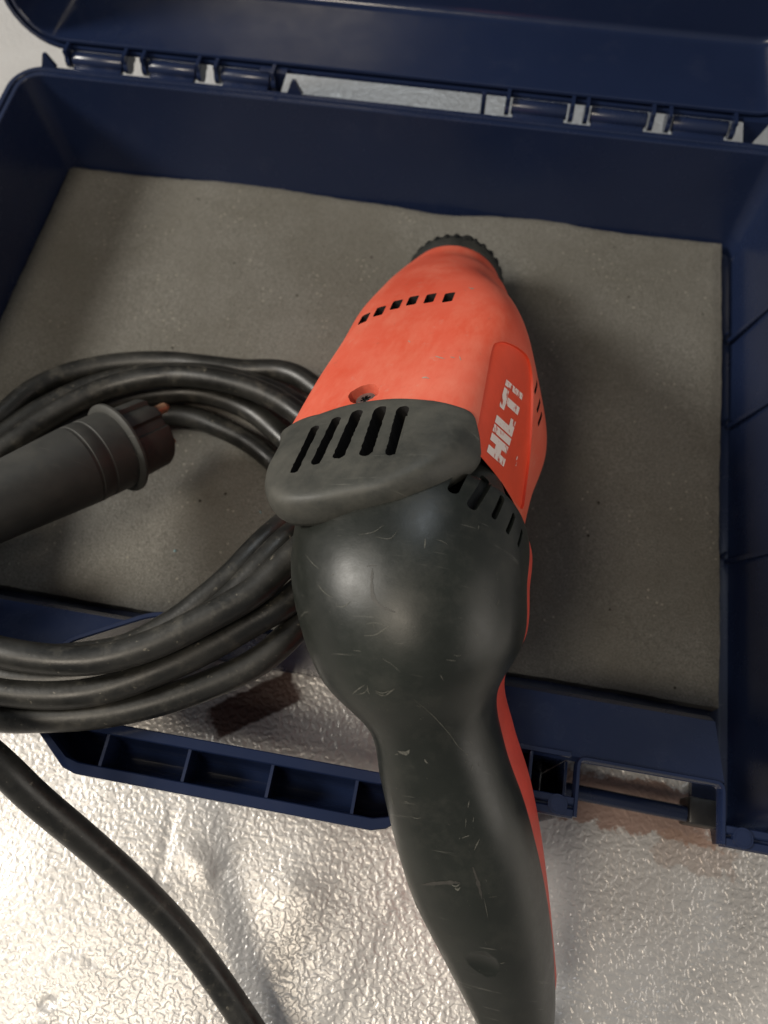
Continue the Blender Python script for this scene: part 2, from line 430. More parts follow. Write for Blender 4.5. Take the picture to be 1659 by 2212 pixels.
# ribs on the inside of the right wall
for Y in (.305, .247, .166):
    b = MB(); v = [(X1-.0052, Y+.0012, .008), (X1-.0052, Y-.0012, .008), (X1+.0008, Y-.0162, .0745), (X1+.0008, Y-.0138, .0745)]
    v += [(x-.0016, y, z) for x, y, z in v]; b.add(v, [(0, 1, 2, 3), (7, 6, 5, 4), (0, 4, 5, 1), (1, 5, 6, 2), (2, 6, 7, 3), (3, 7, 4, 0)])
    parts.append(b.build('wall_rib', 'navy', None, 30))
    b = MB(); b.cyl((X1-.0070, Y+.004, .005), (X1-.0070, Y+.004, .0125), .0014, 12, .0006); parts.append(b.build('locating_pin', 'navy'))
# carrying handle, an open channel with cross ribs
def handle():
    hx = [(-.1750, .040, .052), (-.1515, .0205, .036), (-.1345, .0070, .0275), (-.1290, .0055, .0265), (-.1200, .0055, .0265), (-.0705, .0055, .0265), (-.0205, .0055, .0265), (-.0120, .0055, .0265), (-.0065, .0070, .0275), (.0105, .0205, .036), (.0340, .040, .050)]
    hx = hx[1:-1]
    rings = []
    for x, yo, yi in hx:
        wd = yi-yo; q = lambda t: yo+wd*t
        sec = [(q(0), .060), (q(.0), .0778), (q(.02), .0782), (q(.19), .0782), (q(.21), .0776)]
        for k in range(0, 13):
            t = PI*k/12; sec.append((q(.5-.28*math.cos(t)), .0715-.0125*math.sin(t)))
        sec += [(q(.79), .0776), (q(.81), .0782), (q(.98), .0782), (q(1), .0778), (q(1), .060)]
        for k in range(1, 8):
            t = PI*k/8; sec.append((q(.5+.5*math.cos(t)), .060-.006*math.sin(t)))
        rings.append([(x, y, z) for y, z in sec])
    o = MB().rings(rings).build('handle', 'navy_hi', None, 28)
    ribs = []
    for x in (-.1208, -.0873, -.0538, -.0203):
        b = MB(); sec = []
        for k in range(0, 13):
            t = PI*k/12; sec.append((.016-.0065*math.cos(t), .0715-.0128*math.sin(t)))
        sec = [(.0098, .0768)]+sec+[(.0222, .0768)]
        b.rings([[(x-.0006, y, z) for y, z in sec], [(x+.0006, y, z) for y, z in sec]]); ribs.append(b.build('handle_rib', 'navy', None, 30))
    for x0_, x1_ in ((-.1120, -.1000),):
        pass
    return o, ribs
hnd, ribs = handle(); parts.append(hnd)
# hinges
for x0, x1 in ((-.262, -.231), (-.215, -.1865), (-.171, -.142), (-.002, .029), (.042, .073), (.087, .117)):
    b = MB(); b.cyl((x0, .3925, .0795), (x1, .3925, .0795), .0042, 24); b.box(x0+.001, x1-.001, .3845, .3925, .0752, .0785)
    parts.append(b.build('hinge_barrel', 'navy', None, 30, .0005))
    for xx, s_ in ((x0-.0034, 1), (x1+.0014, -1)):
        b = MB(); b.box(xx, xx+.0020, .3885, .4010, .0765, .0870); b.cyl((xx-.0003, .3925, .0795), (xx+.0023, .3925, .0795), .0050, 20)
        parts.append(b.build('hinge_knuckle', 'navy_hi', None, 30))
for x in (-.276, -.1265):
    b = MB(); b.add([(x-.0045, .3845, .078), (x+.0045, .3845, .078), (x+.0045, .3875, .078), (x-.0045, .3875, .078), (x-.0008, .3852, .0862), (x+.0012, .3852, .0862), (x+.0012, .3870, .0862), (x-.0008, .3870, .0862)],
        [(3, 2, 1, 0), (4, 5, 6, 7), (0, 1, 5, 4), (1, 2, 6, 5), (2, 3, 7, 6), (3, 0, 4, 7)]); parts.append(b.build('guide_tab', 'navy', None, 30))
# lid, hinged up: built with its parting plane upright at Y = .3965
def make_lid():
    yr = .3965; z0 = .0885; Z1 = z0+.355; dp = .056
    def rg(dx, y, r): return [(x, y, z) for x, z in rrect(X0-dx, X1+dx, z0-dx, Z1+dx, r+dx)]
    b = MB(); r = .022
    b.rings([rg(-.006, yr+dp+.0025, r), rg(.0005, yr+dp-.001, r), rg(.0030, yr+.010, r), rg(.0068, yr+.0095, r), rg(.0072, yr+.0008, r), rg(.0066, yr, r),
             rg(.0046, yr, r), rg(.0042, yr+.0008, r), rg(.0040, yr+.0030, r), rg(.0026, yr+.0030, r), rg(.0024, yr+.0006, r), rg(.0018, yr, r),
             rg(.0004, yr, r), rg(0, yr+.0006, r), rg(-.0028, yr+dp-.0060, r), rg(-.0031, yr+dp-.0042, r), rg(-.0038, yr+dp-.0028, r), rg(-.0049, yr+dp-.0017, r), rg(-.0062, yr+dp-.0011, r), rg(-.0078, yr+dp-.0010, r)])
    o = b.build('lid', 'navy_hi', None, 30)
    # lid tips back a few degrees
    M_ = Matrix.Translation((0, .3925, .0795)) @ Matrix.Rotation(math.radians(-3), 4, 'X') @ Matrix.Translation((0, -.3925, -.0795))
    o.data.transform(M_)
    return o
lid = make_lid()
parts.append(lid)
b = MB(); b.box(-.0195, -.0168, .3930, .3960, .0700, .0850); parts.append(b.build('stop_pin', 'navy', None, 30, .0005))
b = MB(); b.add([(.1240, .394, .0845), (.1380, .394, .0845), (.1300, .394, .068), (.1330, .394, .068), (.1240, .397, .0845), (.1380, .397, .0845), (.1300, .397, .068), (.1330, .397, .068)], [(0, 1, 3, 2), (4, 6, 7, 5), (0, 4, 5, 1), (2, 3, 7, 6), (0, 2, 6, 4), (1, 5, 7, 3)])
parts.append(b.build('guide_tab', 'navy', None, 30))
b = MB(); b.add([(-.148, .392, .085), (-.132, .392, .085), (-.144, .392, .068), (-.139, .392, .068), (-.148, .397, .085), (-.132, .397, .085), (-.144, .397, .068), (-.139, .397, .068)], [(0, 1, 3, 2), (4, 6, 7, 5), (0, 4, 5, 1), (2, 3, 7, 6), (0, 2, 6, 4), (1, 5, 7, 3)])
parts.append(b.build('guide_tab', 'navy', None, 30))
under(case, *parts); under(case, latch)
for r_ in ribs: r_.parent = hnd
lbo.parent = latch

# ================================================================== foam pad
def foam():
    x0, x1, y0, y1 = -.2850, .1385, .0885, .3735; nx, ny = 240, 170
    rn = random.Random(2); v = []; f = []
    def wob(t, s): return .0004*math.sin(t*40+s)+.0001*math.sin(t*173+2*s)+.0001*math.sin(t*411+s*3)
    for j in range(ny+1):
        for i in range(nx+1):
            a = i/nx; c = j/ny
            x = x0+(x1-x0)*a; y = y0+(y1-y0)*c
            y += c*(wob(x, 1)-.0034*math.exp(-((x+.035)/.022)**2)+.0024*math.exp(-((x-.032)/.022)**2)+.0024*math.exp(-((x+.165)/.05)**2))+(1-c)*wob(x, 5)
            x += a*wob(y, 3)+(1-a)*wob(y, 7)
            z = .0150+.0006*math.sin(9*x+4)*math.cos(11*y)+.0004*math.sin(40*x+23*y)+rn.uniform(-.00012, .00012)
            eg = min(a, 1-a, c, 1-c); z -= .0010*max(0, 1-eg*80)
            v.append((x, y, z))
    for j in range(ny):
        for i in range(nx):
            k = j*(nx+1)+i; f.append((k, k+1, k+nx+2, k+nx+1))
    bd = [i for i in range(nx+1)]+[j*(nx+1)+nx for j in range(1, ny+1)]+[ny*(nx+1)+i for i in range(nx-1, -1, -1)]+[j*(nx+1) for j in range(ny-1, 0, -1)]
    k0 = len(v)
    for i in bd: v.append((v[i][0], v[i][1], .0056))
    n = len(bd)
    for i in range(n): f.append((bd[i], bd[(i+1) % n], k0+(i+1) % n, k0+i))
    f.append(tuple(range(k0, k0+n)))
    o = mesh('foam_pad', v, f, 'foam', ang=50)
    o['label'] = 'flat grey foam pad lying in the bottom of the open navy case'; o['category'] = 'foam pad'
    return o
foam()
# tiny pale blue plastic crumbs lying on the foam
for k, (px, py) in enumerate(((378, 1190), (562, 1106))):
    p = at(px, py, .0152); b = MB(); m = 6
    b.rings([[(p.x+.0007*math.cos(2*PI*i/m+k)*s, p.y+.0006*math.sin(2*PI*i/m)*s, z) for i in range(m)] for s, z in ((1, .0148), (.9, .0156), (.4, .0160))])
    o = b.build('plastic_crumb', mat_plain('pale_blue_crumb', (.30, .50, .55), .4)); o['category'] = 'crumb'
    o['label'] = ('tiny pale blue crumb on the foam in the middle of the cable coil', 'tiny pale blue crumb on the foam right beside the drill cap')[k]; o['group'] = 'crumbs on the foam'

# ================================================================== drill
BODY = np.array([[-.0213, .1120, .1161, .0425, .045, 5], [-.0191, .1307, .1092, .0418, .045, 5], [-.0158, .1588, .0989, .0418, .045, 5],
 [-.0111, .1869, .0891, .0428, .045, 4.6], [-.0132, .2145, .0769, .0402, .043, 3.8], [-.0173, .2419, .0640, .0342, .038, 2.9],
 [-.0187, .2602, .0558, .0345, .033, 2.4], [-.0209, .2767, .0481, .0307, .028, 2.1], [-.0190, .2880, .0442, .0269, .026, 2.0]])
GRIP = np.array([[-.0190, .1491, .1010, .0340, .034, 2.6], [-.0142, .1108, .1148, .0410, .0390, 2.6], [-.0128, .0993, .1268, .0428, .0375, 2.3],
 [-.0095, .0830, .1276, .0404, .0402, 2.2], [-.0025, .0635, .1232, .0353, .036, 2.2], [.004, .0481, .1148, .0224, .027, 2.2],
 [.010, .0324, .1064, .0222, .0235, 2.2], [.0189, .0158, .0945, .0235, .024, 2.3], [.0281, -.0012, .0794, .0234, .024, 2.3],
 [.0393, -.0189, .0626, .0205, .023, 2.3], [.0492, -.0361, .0465, .0168, .0215, 2.3], [.058, -.0539, .0327, .0119, .0205, 2.3], [.0593, -.0695, .0209, .0099, .02, 2.3]])
SHELL = np.array([[-.0091, .0982, .12, .0413, .041, 2.2], [-.0057, .0862, .1177, .0386, .0415, 2.2], [.0003, .0692, .1118, .0345, .036, 2.2],
 [.0054, .0561, .1008, .0245, .027, 2.2], [.013, .0407, .0956, .0228, .0235, 2.2], [.0208, .0239, .0857, .0241, .024, 2.3], [.0293, .0066, .0717, .0236, .024, 2.3],
 [.0393, -.0119, .0552, .021, .023, 2.3], [.0501, -.03, .0399, .0164, .0215, 2.3], [.0545, -.0395, .0345, .0148, .0208, 2.3]])
SG = np.array([[.9388, .088, .333], [.9388, .088, .333], [.925, .2536, .2828], [.9157, .1869, .3558], [.9052, .1941, .378], [.8927, .209, .3992], [.8971, .1898, .3989],
 [.9012, .1684, .3993], [.9038, .1573, .3981], [.9018, .1592, .4018], [.9107, .1483, .3856], [.9224, .1297, .3639], [.9274, .1196, .3544]])
UG = np.array([[-.3417, .3592, .8684], [-.3417, .3592, .8684], [-.3444, .2458, .9061], [-.2975, -.2801, .9127], [-.2619, -.4455, .8561], [-.2377, -.5342, .8112],
 [-.2196, -.5919, .7755], [-.1894, -.6755, .7126], [-.1715, -.7191, .6734], [-.1673, -.7286, .6642], [-.1824, -.6931, .6974], [-.2053, -.6334, .7461], [-.2172, -.5992, .7705]])
dA = Vector((.0432, .9291, -.3673)).normalized(); dU = Vector((-.3417, .3592, .8684)).normalized(); dS = Vector((.9388, .088, .333)).normalized()
O0 = Vector(BODY[1][:3])
drill = empty('power_drill', (0, .08, .0), 'red and black corded power drill leaning nose down across the open case', 'drill')
P = loft(BODY, [dS]*9, [dU]*9, 110, 128)
body = MB().rings([[tuple(q) for q in r] for r in capped(P, 5, 4, .006, .004)]).build('housing', 'red', None, 40)
P = loft(GRIP, SG, UG, 150, 96)
grip = MB().rings([[tuple(q) for q in r] for r in capped(P, 5, 6, .012, .010)]).build('rubber_grip', 'grip', None, 60)
P = loft(SHELL, np.vstack([SG[2:11], SG[10:11]]), np.vstack([UG[2:11], UG[10:11]]), 90, 80)
shell = MB().rings([[tuple(q) for q in r] for r in capped(P, 5, 4, .008, .004)]).build('grip_shell', 'redstrip', None, 60)

bt = bvh(body); gt = gt0 = bvh(grip)
def frame_cutter(p, n, along, lx, ly, dep, mat, rr=.3, up=.004, rag=0):
    """a rounded-rectangular plug sunk dep deep, its long axis lying along `along`"""
    along = (along-n*along.dot(n)).normalized(); side = n.cross(along)
    r = min(lx, ly)*rr; pl = rrect(-lx/2, lx/2, -ly/2, ly/2, r, 4)
    if rag:
        P_ = [Vector(q) for q in pl]; T_ = sum((P_[(i+1) % len(P_)]-P_[i]).length for i in range(len(P_))); n_ = max(12, int(T_/.0011)); out = []
        i = 0; acc = 0.0
        for k_ in range(n_):
            tgt = T_*k_/n_
            while acc+(P_[(i+1) % len(P_)]-P_[i % len(P_)]).length < tgt: acc += (P_[(i+1) % len(P_)]-P_[i % len(P_)]).length; i += 1
            e0, e1 = P_[i % len(P_)], P_[(i+1) % len(P_)]; d_ = (e1-e0).length or 1e-9
            q_ = e0.lerp(e1, (tgt-acc)/d_); t_ = (e1-e0)/d_; out.append(q_+Vector((t_.y, -t_.x))*random.uniform(-rag, rag*.6))
        pl = [tuple(x) for x in out]
    return MB().rings([[p+along*x+side*y+n*q for x, y in pl] for q in (-dep, up)]).build('c', mat)
# row of six small square vents, a screw well and the three slots near the right edge
small = ((786.5, 688), (820, 672), (856, 658), (891, 649), (929, 644), (969, 642))
for px, py in small:
    l, n, _ = hit(bt, px, py); cut(body, frame_cutter(l, dU, dA, .0088, .0046, .010, 'dark', .18), 40)
l, n, _ = hit(bt, 786, 850)
scw = l.copy(); cut(body, frame_cutter(l, dU, dS, .0125, .0120, .0065, 'red', .5, .004, .0004), 40)
# logo panel: a shallow recess in the right flank
outline = [(1066, 741), (1082, 737), (1099, 741), (1122, 753), (1143, 776), (1152, 830), (1150, 920), (1144, 1001), (1136, 1060), (1129, 1100), (1110, 1080), (1080, 1035), (1040, 1000), (1026, 982), (1024, 966), (1035, 900), (1050, 815), (1060, 757)]
def dense(pl, k=4):
    a = catm(np.array(pl+[pl[0]], float), len(pl)*k+1)[:-1]; return [tuple(x) for x in a]
hp = []
for px, py in dense(outline, 3):
    h_ = hit(bt, px, py)
    if h_: hp.append(h_[0])
nn = (dS*.95+dU*.12).normalized()
ctr = sum(hp, Vector())/len(hp)
dpx = [p for p in dense(outline, 3) if hit(bt, *p)]; m = len(dpx)
pcx = sum(p[0] for p in dpx)/m; pcy = sum(p[1] for p in dpx)/m
rgs = [[p+nn*.012 for p in hp]]
for k in (1, .97, .85, .7, .55, .4, .25, .1):
    row = []
    for px, py in dpx:
        h_ = hit(bt, pcx+(px-pcx)*k, pcy+(py-pcy)*k); row.append(h_[0]-(h_[1]*.5+nn*.5)*(.0013 if k < 1 else .0010))
    rgs.append(row)
c_ = MB().rings([[rgs[0][i]*.12+(sum(rgs[0], Vector())/m)*.88 for i in range(m)]]+rgs)
cut(body, c_.build('c', 'redrec'), 40)
for px, py in ((1158.5, 836), (1164, 876), (1167, 905)):
    h_ = hit(bt, px, py)
    if h_: cut(body, frame_cutter(h_[0], dS, dA, .0085, .0022, .004, 'dark', .3, .003), 40)
# the flank stops short of the rubber behind it
edge = [(1012, 955), (1028, 974), (1040, 990), (1062, 1015), (1085, 1044), (1106, 1078), (1122, 1110), (1134, 1145), (1141, 1180), (1146, 1230), (1000, 1260), (960, 1100), (960, 990), (990, 950)]
ep = [];  n3 = -ray(1085, 1060); oo = hit(bt, 1100, 1050)[0]
for px, py in edge:
    d = ray(px, py); tt = (oo-CAMP).dot(n3)/d.dot(n3); ep.append(CAMP+d*tt)
ef = MB().rings([[p-n3*.028 for p in ep], [p+n3*.06 for p in ep]]); ef = ef.build('c', 'dark')
EDGE = ef
# screw in its well
b = MB(); q0 = scw-dU*.0045-dA*.0002; b.cyl(q0, q0+dU*.0022, .0046, 24, .0038)
screw = b.build('screw', 'steel', None, 40)
for k in range(3):
    ax = (dA*math.cos(k*PI/3)+dS*math.sin(k*PI/3)); cut(screw, frame_cutter(q0+dU*.0022, dU, ax, .0042, .0011, .0012, 'dark', .2), 40)

# vented end cap, a thick rounded plate over the motor
front = [(592, 962), (602, 944), (638, 916), (682, 897), (751, 875), (830, 863), (889, 862.5), (949, 869), (996, 882), (1017, 893), (1026, 908), (1028, 926)]
rear = [(1027, 938), (1021, 953), (1005, 966), (972, 984), (935, 1003), (889, 1023), (830, 1045), (751, 1062), (680, 1076), (632, 1080), (594, 1078), (570, 1064), (560, 1040), (566, 1012), (580, 984)]
def top_h(s_, t_):   # height of the housing's top over its axis plane, extended backwards
    q = min(.97, abs((s_)/(.0455 if s_ < 0 else .0436))); return .0452*(1-q**4.8)**(1/4.8)
def on_cap(px, py):
    d = ray(px, py); hh = .0445
    for _ in range(12):
        tt = ((O0+dU*hh)-CAMP).dot(dU)/d.dot(dU); p = CAMP+d*tt-O0; s_, t_ = p.dot(dS), p.dot(dA)
        hh = .5*hh+.5*(top_h(s_, t_)+.0009)
    return s_, t_
co_ = dense(front+rear, 4); pl = [on_cap(*p) for p in co_]
sc = sum(p[0] for p in pl)/len(pl); tc_ = sum(p[1] for p in pl)/len(pl)
rings = []
prof = [(.05, 0), (.2, 0), (.35, 0), (.5, 0), (.62, 0), (.72, 0), (.80, -.0001), (.86, -.0003), (.91, -.0008), (.945, -.0015), (.975, -.0030), (.995, -.0052), (1.0, -.0080), (.992, -.0108), (.965, -.0130), (.88, -.0142), (.5, -.0145)]
for k, dz in prof:
    rg_ = []
    for s_, t_ in pl:
        a_, b_ = sc+(s_-sc)*k, tc_+(t_-tc_)*k; 
        isf = 2 <= len(rg_) <= 44
        dzz = dz*.12 if isf and k > .6 and dz > -.0095 else dz
        if isf and k > .9: b_ += .0012+.0035*max(0, min(1, (-s_-.022)/.016))
        rg_.append(O0+dS*a_+dA*b_+dU*(top_h(a_, b_)+.0009+dzz))
    rings.append(rg_)
cap = MB().rings(rings).build('end_cap', 'cap', None, 50)
gc = MB(); gc.rings([[O0+dS*(sc+(s_-sc)*k)+dA*(tc_+(t_-tc_)*k)+dU*z for s_, t_ in pl] for k, z in ((.93, .0282), (.93, .09))])
cut(body, gc.build('c', 'dark'), 40)
gc = MB(); gc.rings([[O0+dS*x+dA*y+dU*z for x, y in rrect(-.031, .026, -.05, -.002, .004, 4)] for z in (.010, .06)])
cut(body, gc.build('c', 'dark'), 40)
gc = MB(); gc.rings([[O0+dS*x+dA*y+dU*z for x, y in rrect(-.07, .020, -.09, -.004, .004, 4)] for z in (-.08, .06)])
cut(body, gc.build('c', 'dark'), 40)
gc = MB(); gc.rings([[O0+dS*(sc+(s_-sc)*k)+dA*(tc_+(t_-tc_)*k)+dU*z for s_, t_ in pl] for k, z in ((.90, .0290), (.90, .09))])
cut(grip, gc.build('c', 'grip'), 60)
gc = MB(); gc.rings([[O0+dS*x+dA*y+dU*z for x, y in rrect(-.031, .018, -.036, .02, .004, 4)] for z in (.010, .06)])
cut(grip, gc.build('c', 'dark'), 60)
ct = bvh(cap)
slots = (((682, 921), (634, 1020), 17), ((728, 903), (680, 1002), 20), ((773, 888), (730, 988), 23), ((823, 880), (789, 982), 25), ((871, 880), (845, 981), 24))
for (ax_, ay_), (bx_, by_), wpx in slots:
    p = hit(ct, ax_, ay_)[0]; q = hit(ct, bx_, by_)[0]; mid = (p+q)/2; L = (p-q).length
    wd = wpx*.245/FPX*1.38
    cut(cap, frame_cutter(mid, dU, (p-q), L+wd*.3, wd, .03, 'dark', .45, .008, .00022), 50)
b = MB(); p = hit(ct, 877, 890)[0]; q = hit(ct, 853, 975)[0]
b.cyl(p-dU*.0025, q-dU*.0025, .0009, 10); bar = b.build('vent_bar', 'cap', None, 40)
# motor seen dark through the slots: copper-brown block under the cap
mt = MB(); mt.cyl(O0-dA*.03+dU*.018, O0+dA*.03+dU*.018, .016, 24); motor = mt.build('motor', mat_plain('motor_brown', (.035, .015, .010), .5, .3))

cut(body, EDGE, 40)
# slots pressed into the rubber behind the flank
rubs = (((1008, 1003), (976, 1064), 14, .007), ((1049, 1032), (1016, 1098), 12, .0032), ((1086, 1072), (1065, 1120), 7, .003), ((1111, 1110), (1095, 1152), 5, .0025), ((1128, 1145), (1119, 1180), 3.5, .0025))
for (ax_, ay_), (bx_, by_), wpx, dep in rubs:
    h1 = hit(gt0, ax_, ay_); h2 = hit(gt0, bx_, by_)
    if not (h1 and h2): continue
    nn_ = (h1[1]+h2[1]).normalized(); mid = (h1[0]+h2[0])/2; L = (h1[0]-h2[0]).length
    wd = wpx*.255/FPX/max(.35, abs(nn_.dot(-ray(ax_, ay_))))
    cut(grip, frame_cutter(mid, nn_, h1[0]-h2[0], L, wd*1.15, dep, 'grip', .45, .006), 50)
    cut(body, frame_cutter(mid, nn_, h1[0]-h2[0], L*1.02, wd*1.2, dep+.0006, 'dark', .45, .006), 40)
    cut(shell, frame_cutter(mid, nn_, h1[0]-h2[0], L*1.02, wd*1.2, dep+.0006, 'dark', .45, .006), 60)
# thumb dimple low on the grip
l, n, _ = hit(gt, 1044, 2082)
bm_ = bmesh.new(); bmesh.ops.create_uvsphere(bm_, u_segments=32, v_segments=20, radius=1)
for v_ in bm_.verts: v_.co = Vector((v_.co.x*.0082, v_.co.y*.0062, v_.co.z*.0022))
me_ = bpy.data.meshes.new('c'); bm_.to_mesh(me_); bm_.free(); me_.materials.append(MAT['grip'])
q_ = n.to_track_quat('Z', 'Y').to_matrix().to_4x4(); q_.translation = l+n*.0011; me_.transform(q_)
o_ = bpy.data.objects.new('c', me_); C.objects.link(o_); cut(grip, o_, 50)

# chuck with its toothed ring
nose = Vector(BODY[-1][:3])
def chuck():
    rings = []; m = 240
    def rg_(t, r, tooth, ph=0):
        out = []
        for i in range(m):
            a_ = 2*PI*i/m; w_ = math.sin(a_*30+ph); q = r+(tooth if w_ > .1 else -tooth*.6 if w_ < -.3 else 0)
            out.append(nose+dA*t+(dS*math.cos(a_)+dU*math.sin(a_))*q)
        return out
    for t, r, k in ((-.003, .0225, 0), (.002, .0262, 0), (.006, .0274, 0), (.0060, .0272, .0003), (.0090, .0270, .0006), (.0130, .0260, .0007), (.0140, .0240, .0003), (.022, .0215, 0), (.026, .014, 0)):
        rings.append(rg_(t, r, k))
    b = MB().rings(rings); o = b.build('chuck', 'chuck', None, 30); return o
chk = chuck()
ck2 = MB(); ck2.cyl(nose+dS*.011+dU*.018+dA*.004, nose+dS*.012+dU*.0215+dA*.013, .0052, 8, .0040); keyb = ck2.build('chuck_lug', 'chuck', None, 30, .001)

# lettering on the recessed panel
bt = bvh(body)
def lpt(u, v): return (993.6+.2344*(245+185*u+155*v), 708.5+.2344*(1140-680*u+140*v))
def plate(name, polys, mat, trees, mapf=lambda *p: p, lift=.00012, parent=None):
    V = []; F = []
    for quad in polys:
        q = [np.array(mapf(*p)) for p in quad]; nu = 10; nv = 6; k = len(V); ok = True; vs = []
        for j in range(nv+1):
            for i in range(nu+1):
                a_, b_ = i/nu, j/nv; p = (q[0]*(1-a_)+q[1]*a_)*(1-b_)+(q[3]*(1-a_)+q[2]*a_)*b_
                h_ = hit(trees, *p)
                if not h_: ok = False; break
                vs.append(h_[0]+h_[1]*lift)
            if not ok: break
        if not ok: continue
        V += vs
        for j in range(nv):
            for i in range(nu):
                a_ = k+j*(nu+1)+i; F.append((a_, a_+1, a_+nu+2, a_+nu+1))
    return mesh(name, V, F, mat, ang=60)
def rc(u0, u1, v0, v1): return [(u0, v0), (u1, v0), (u1, v1), (u0, v1)]
letters = [('logo_letter', [rc(0, .10, 0, 1), rc(.165, .262, 0, .97), rc(.10, .165, .34, .68)], 'logo'),
           ('logo_letter', [rc(.285, .380, 0, 1)], 'logo'), ('logo_letter', [rc(.402, .50, 0, 1), rc(.50, .605, .72, 1)], 'logo'),
           ('logo_letter', [rc(.618, .878, 0, .28), rc(.70, .80, .28, 1)], 'logom'), ('logo_letter', [rc(.905, .98, 0, 1)], 'logof')]
lets = [plate(n_, p_, m_, bt, lpt) for n_, p_, m_ in letters]
lets.append(plate('print_speck', [rc(.20, .25, 1.50, 1.54), rc(.13, .18, 1.55, 1.58)], 'logof', bt, lpt))
def nose_scuff(): pass

# scuffs and scratches, thin slivers lying on the surface
def stroke(pts, w0, trees, V, F, lift=.00010, rnd=random.Random(5)):
    a_ = catm(np.array(pts, float), max(6, len(pts)*5)); n_ = len(a_); k = len(V); vs = []
    for i in range(n_):
        d = a_[min(i+1, n_-1)]-a_[max(i-1, 0)]; d = d/(np.linalg.norm(d)+1e-9); nn_ = np.array([-d[1], d[0]])
        t = i/(n_-1); ww = w0*(.25+.75*math.sin(PI*min(1, max(0, t))))*rnd.uniform(.5, 1.2)
        for sgn in (-.5, .5):
            h_ = hit(trees, *(a_[i]+nn_*ww*sgn))
            if not h_: return
            vs.append(h_[0]+h_[1]*lift)
    V += vs
    for i in range(n_-1): F.append((k+2*i, k+2*i+1, k+2*i+3, k+2*i+2))
gt = bvh(grip)
I5 = lambda *p: [(553+.3958*x, 1036.8+.3958*y) for x, y in p]
I8 = lambda *p: [(691.2+.3646*x, 1555.2+.3646*y) for x, y in p]
V, F = [], []
for pts, w_ in ((I5((525, 1170), (560, 1140), (595, 1118)), 2.2), (I5((545, 1172), (590, 1160), (612, 1135)), 1.8), (I5((608, 1120), (612, 1150), (622, 1170)), 1.6),
    (I5((650, 1150), (690, 1162), (730, 1150)), 2.4), (I5((655, 1160), (700, 1176), (740, 1150), (760, 1138)), 2.2), (I5((860, 1195), (960, 1280), (1050, 1380), (1100, 1450), (1145, 1490)), 1.5),
    (I5((775, 1478), (800, 1490), (838, 1478)), 5), (I5((800, 1495), (825, 1495), (840, 1470)), 4), (I5((590, 850), (650, 845), (700, 815), (740, 790)), 2.2), (I5((600, 785), (660, 780), (720, 800)), 1.6),
    (I5((340, 570), (370, 610), (420, 645)), 1.5), (I5((440, 690), (480, 690), (520, 660)), 1.8), (I5((530, 930), (560, 932), (575, 936)), 1.4), (I5((750, 890), (790, 892), (820, 888)), 1.3),
    (I5((690, 975), (740, 1005), (790, 1050)), 1.0), (I5((1035, 980), (1070, 985), (1090, 987)), 1.6), (I5((1075, 955), (1100, 960), (1120, 958)), 1.2), (I5((1005, 1060), (1020, 1090)), 1.6),
    (I5((925, 320), (922, 350), (920, 375)), 2.6), (I5((985, 325), (1015, 335), (1045, 352)), 1.2), (I5((1215, 248), (1212, 270)), 2.0), (I5((1315, 500), (1312, 520)), 1.6), (I5((1318, 535), (1316, 548)), 1.6),
    (I5((1310, 690), (1320, 670), (1326, 650)), 1.6), (I5((235, 760), (265, 725), (285, 720)), 1.4), (I5((1195, 835), (1215, 850)), 1.6), (I5((270, 405), (310, 455), (350, 490)), 1.3),
    (I5((1180, 1440), (1160, 1420)), 1.4), (I5((560, 300), (640, 285), (700, 245)), 1.2), (I5((650, 310), (730, 320), (780, 270)), 1.0),
    (I8((470, 185), (500, 192), (528, 180)), 5), (I8((490, 195), (520, 198), (526, 176)), 5), (I8((620, 232), (628, 248), (640, 255)), 4), (I8((445, 205), (465, 200)), 2.2),
    (I8((860, 200), (880, 208)), 2.2), (I8((863, 240), (861, 255)), 1.8), (I8((905, 262), (895, 300)), 1.6), (I8((940, 262), (944, 275)), 1.6), (I8((883, 478), (876, 520)), 2.0), (I8((865, 580), (862, 640)), 1.6),
    (I8((840, 700), (865, 690), (885, 685)), 2.6), (I8((910, 575), (906, 605)), 1.5), (I8((540, 570), (570, 582), (600, 578)), 1.6), (I8((500, 480), (525, 488)), 1.8), (I8((945, 705), (925, 745), (915, 770)), 3.0),
    (I8((780, 975), (805, 985), (830, 970)), 4.5), (I8((800, 995), (815, 1005), (832, 990)), 5), (I8((1065, 1442), (1095, 1436)), 2.2), (I8((1000, 1050), (1050, 1044)), 1.1), (I8((970, 1050), (985, 1120), (995, 1170)), 1.0),
    (I8((1030, 300), (1050, 330)), 1.0), (I8((420, 440), (430, 480), (438, 510)), 1.2), (I8((560, 1400-330), (580, 1120)), 1.2)):
    stroke(pts, w_, gt, V, F)
rnd = random.Random(11)
spots = [(700, 1400, 45), (840, 1500, 60), (1010, 1440, 60), (900, 1620, 50), (930, 1860, 60), (1040, 2000, 50), (720, 1240, 60), (1060, 1300, 40)]
for i in range(120):
    sx, sy, sr = rnd.choice(spots); x = rnd.gauss(sx, sr); y = rnd.gauss(sy, sr*1.2); an = rnd.uniform(0, PI); L_ = rnd.choice((1.5, 2, 2, 3, 4, 6, 11)); 
    if hit(gt, x, y) and hit(gt, x-8, y) and hit(gt, x+8, y):
        stroke([(x, y), (x+.5*L_*math.cos(an)+rnd.uniform(-.3, .3), y+.5*L_*math.sin(an)), (x+L_*math.cos(an), y+L_*math.sin(an))], rnd.uniform(.5, 1.1), gt, V, F)
scuff = mesh('scratches', V, F, 'rub', ang=60); scuff['kind'] = 'stuff'
V, F = [], []
